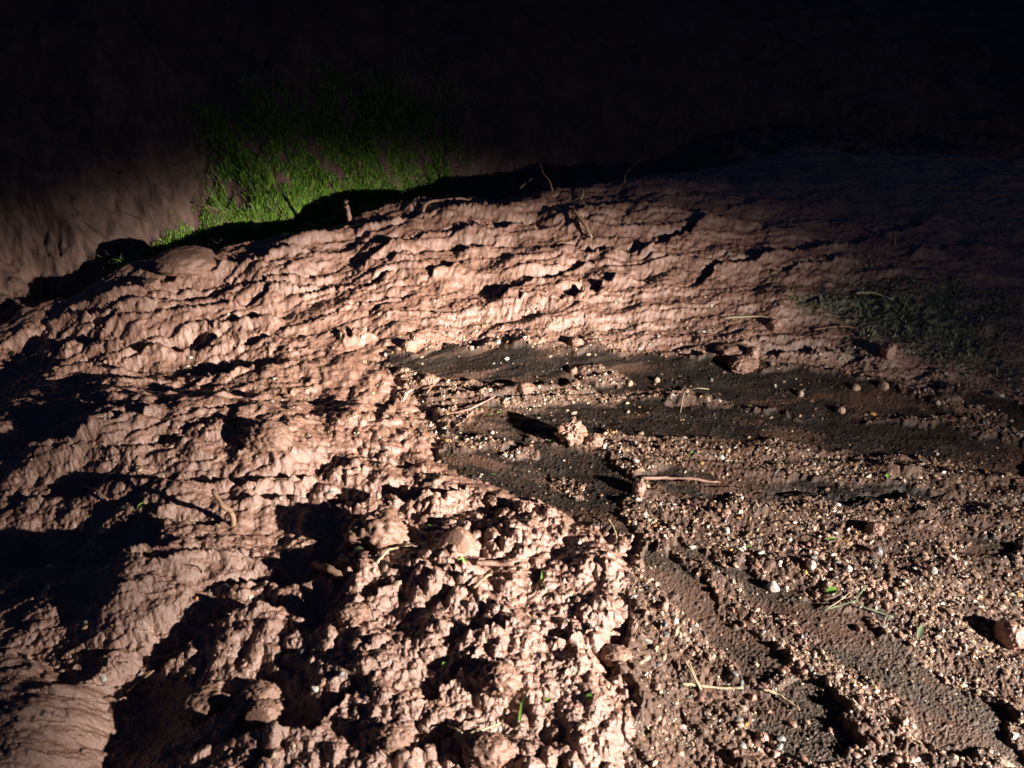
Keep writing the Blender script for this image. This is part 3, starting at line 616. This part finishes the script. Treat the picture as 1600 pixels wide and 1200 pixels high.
BL = [([(811,1128),(816,1105),(826,1070)], .0035, M_leaf, 'long upright green grass blade near the bottom'),
      ([(732,885),(722,876),(716,870)], .0035, M_leaf, 'short bright green blade leaning left below the squarish block'),
      ([(846,908),(848,896),(852,888)], .003, M_leaf, 'pale green blade among the near clods'),
      ([(1056,790),(1058,800),(1054,806)], .003, M_leaf, 'tiny green blade right of the round pink stone'),
      ([(690,866),(694,874),(696,884)], .002, M_straw, 'thin yellow blade left of the short green blade'),
      ([(1536,470),(1543,458),(1548,448)], .003, M_dull, 'pale blade rising from the weeds at the right')]
for pp, w_, mt, lb in BL:
    pp2 = upright(pp, pp[0]); V, F = blade([pp2[0], pp2[0].lerp(pp2[1], .5), pp2[1], pp2[1].lerp(pp2[2], .5), pp2[2]], w_); o = tmesh('grass_blade', V, F, mt); tag(o, lb, 'grass blade')
LF = [(863,691,.026,.010,.4,M_leaf,'bright green leaf beside the forked pale clod'),(190,800,.036,.014,.1,M_dull,'round dull green leaf in the shaded mud at the left'),
      (222,793,.022,.008,1.0,M_leaf,'smaller green leaf right of the round dull one'),(670,826,.016,.006,.3,M_leaf,'small light green leaf above the squarish block'),
      (560,862,.030,.010,.1,M_dull,'olive leaf under the large lumpy clod'),(1299,926,.030,.011,.2,M_leaf,'vivid green leaf above the pale sprig'),
      (1297,846,.026,.007,.1,M_leaf,'thin green leaf above the gravel bank'),(1386,746,.016,.007,1.2,M_leaf,'small green leaf at the end of the lowest dark streak'),
      (1081,711,.016,.006,.5,M_leaf,'tiny green leaf between the dark streaks'),(765,652,.020,.006,.1,M_leaf,'yellow green leaf on the rim of the middle dark patch'),
      (780,648,.018,.006,.6,M_leaf,'second yellow green leaf on the same rim'),(1437,990,.040,.008,1.0,M_dull,'narrow pale leaf slanting on the gravel'),
      (505,502,.018,.008,.2,M_dull,'yellowish leaf on the upper mud slope'),(1170,858,.016,.006,.2,M_leaf,'faint green leaf in the gravel left'),(695,1042,.012,.006,.9,M_leaf,'tiny green leaf in the near clods'),
      (856,1098,.014,.006,.5,M_leaf,'tiny pale green leaf right of the long blade'),(920,1092,.016,.007,.2,M_leaf,'small green leaf near the right border of the near mud'),
      (1172,637,.014,.005,.2,M_leaf,'green speck of leaf on the gravel line between the dark streaks'),(770,745,.022,.005,.1,M_leaf,'thin green leaf at the lower rim of the dark patch'),
      (1525,925,.014,.006,.4,M_tan,'small orange dry leaf in the right gravel'),(985,940,.0,.0,0,None,'')]
for px, py, L, W_, az, mt, lb in LF:
    if mt is None: continue
    p = at(px, py) + Vector((0, 0, .007)); V, F = leaf(p, L, W_, az); o = tmesh('leaf', V, F, mt, sm=True); tag(o, lb, 'leaf')
# sprig on the gravel: stem with side shoots and leaves
sp = bpy.data.objects.new('sprig', None); COL.objects.link(sp); tag(sp, 'pale green branching sprig lying on the gravel', 'sprig')
b0 = at(1284, 956); sp.location = b0
def rel(L_): return [p - b0 for p in L_]
V, F = tube(rel(lay([(1284,956),(1310,951),(1335,944),(1350,955),(1370,961),(1394,968)], [.008,.012,.016,.014,.012,.008])), .0022, .0014, 6, 3); tmesh('stem', V, F, M_dull, sp)
V, F = tube(rel(lay([(1335,944),(1343,932),(1352,922)], [.016,.02,.02])), .0016, .001, 6, 4); tmesh('shoot', V, F, M_dull, sp)
V, F = tube(rel(lay([(1290,955),(1310,944),(1326,930)], [.01,.014,.012])), .0016, .001, 6, 5); tmesh('shoot', V, F, M_straw, sp)
for px, py, az in ((1350,924,1.1),(1394,966,-.4),(1372,960,-.2),(1300,953,.2),(1383,972,.9)):
    V, F = leaf(at(px, py) - b0 + Vector((0, 0, .014)), .018, .003, az); tmesh('leaf', V, F, M_dull, sp)

# grass on the bank and weeds at the right: nobody could count them
def tufts(name, mat, pts_, hgt, wid, label, cat, lean=.35, seed=3):
    r2 = np.random.RandomState(seed); Vs = []; Fs = []; o_ = 0
    for (x, y, zz, sc) in pts_:
        h = hgt * sc * r2.uniform(.5, 1.2); a = r2.uniform(0, 6.28); l = r2.uniform(.1, 1) * lean * h; w_ = wid * r2.uniform(.6, 1.2)
        dx, dy = math.cos(a) * l, math.sin(a) * l - .12 * h; sa = r2.uniform(0, 3.14); ax, ay = math.cos(sa) * w_, math.sin(sa) * w_
        Vs += [(x-ax, y-ay, zz-.01), (x+ax, y+ay, zz-.01), (x-ax*.8+dx*.35, y-ay*.8+dy*.35, zz+h*.55), (x+ax*.8+dx*.35, y+ay*.8+dy*.35, zz+h*.55), (x+dx, y+dy, zz+h*(.95-.3*l/h))]
        Fs += [(o_, o_+1, o_+3), (o_, o_+3, o_+2), (o_+2, o_+3, o_+4)]; o_ += 5
    o = mesh_np(name, np.array(Vs), np.array(Fs), mat, False); tag(o, label, cat, kind='stuff'); return o
gp = []
while len(gp) < 70000:
    x = random.uniform(-1.9, 1.3); yc = float(np.interp(x, crx, cry)); dd = .14 + random.random() ** 1.4 * 1.6
    y = yc + dd
    lo_ = -1.72 + dd * .32 + .10 * math.sin(dd * 11 + 1) + random.gauss(0, .05)
    if x < lo_ or random.random() < (x + .85) * 1.5 or dd > .6 + random.random() * .5: continue
    gp.append((x, y))
gp = np.array(gp); cl = gn(gp[:, 0] * 9, gp[:, 1] * 9, 5) + .5 * gn(gp[:, 0] * 25, gp[:, 1] * 25, 6)
gp = gp[cl > -.45 + .3 * rs.rand(len(gp))]
gz = HF(gp[:, 0], gp[:, 1]); hs = np.clip(.7 + .9 * gn(gp[:, 0] * 6, gp[:, 1] * 6, 8), .25, 1.6)
G = np.column_stack([gp[:, 0], gp[:, 1], gz, hs]); pk = rs.rand(len(G))
tufts('grass', M_grass, G[pk < .72], .058, .0023, 'green grass growing on the bank behind the mud crest', 'grass', lean=.8)
tufts('broad_weeds', M_lime, G[(pk >= .72) & (pk < .93)], .035, .0055, 'yellow green broad leaved weeds among the bank grass', 'weeds', lean=1.1, seed=4)
tufts('dry_grass', M_straw, G[pk >= .955], .085, .0013, 'dead straw stems among the bank grass', 'dry grass', lean=.9, seed=5)
wp = rs.uniform(0, 1, (60000, 2)); X = wp[:, 0] * 2.6 + .6; Y = wp[:, 1] * 1.4 + 2.1
v = np.interp(Y, YS, np.arange(NV)).round().astype(int); u = np.interp(X / wv(Y), U, np.arange(NU)).round().astype(int); mm = moss[v * NU + u]
keep = rs.rand(len(X)) < mm * .24 * smooth(-.3, .3, gn(X * 9, Y * 9, 31)); X, Y = X[keep], Y[keep]
print('weeds', len(X))
tufts('weeds', M_weed, list(zip(X, Y, HF(X, Y), rs.uniform(.5, 1.6, len(X)))), .026, .0045, 'low dull green weeds and moss at the right of the slope', 'weeds', lean=1.2, seed=9)
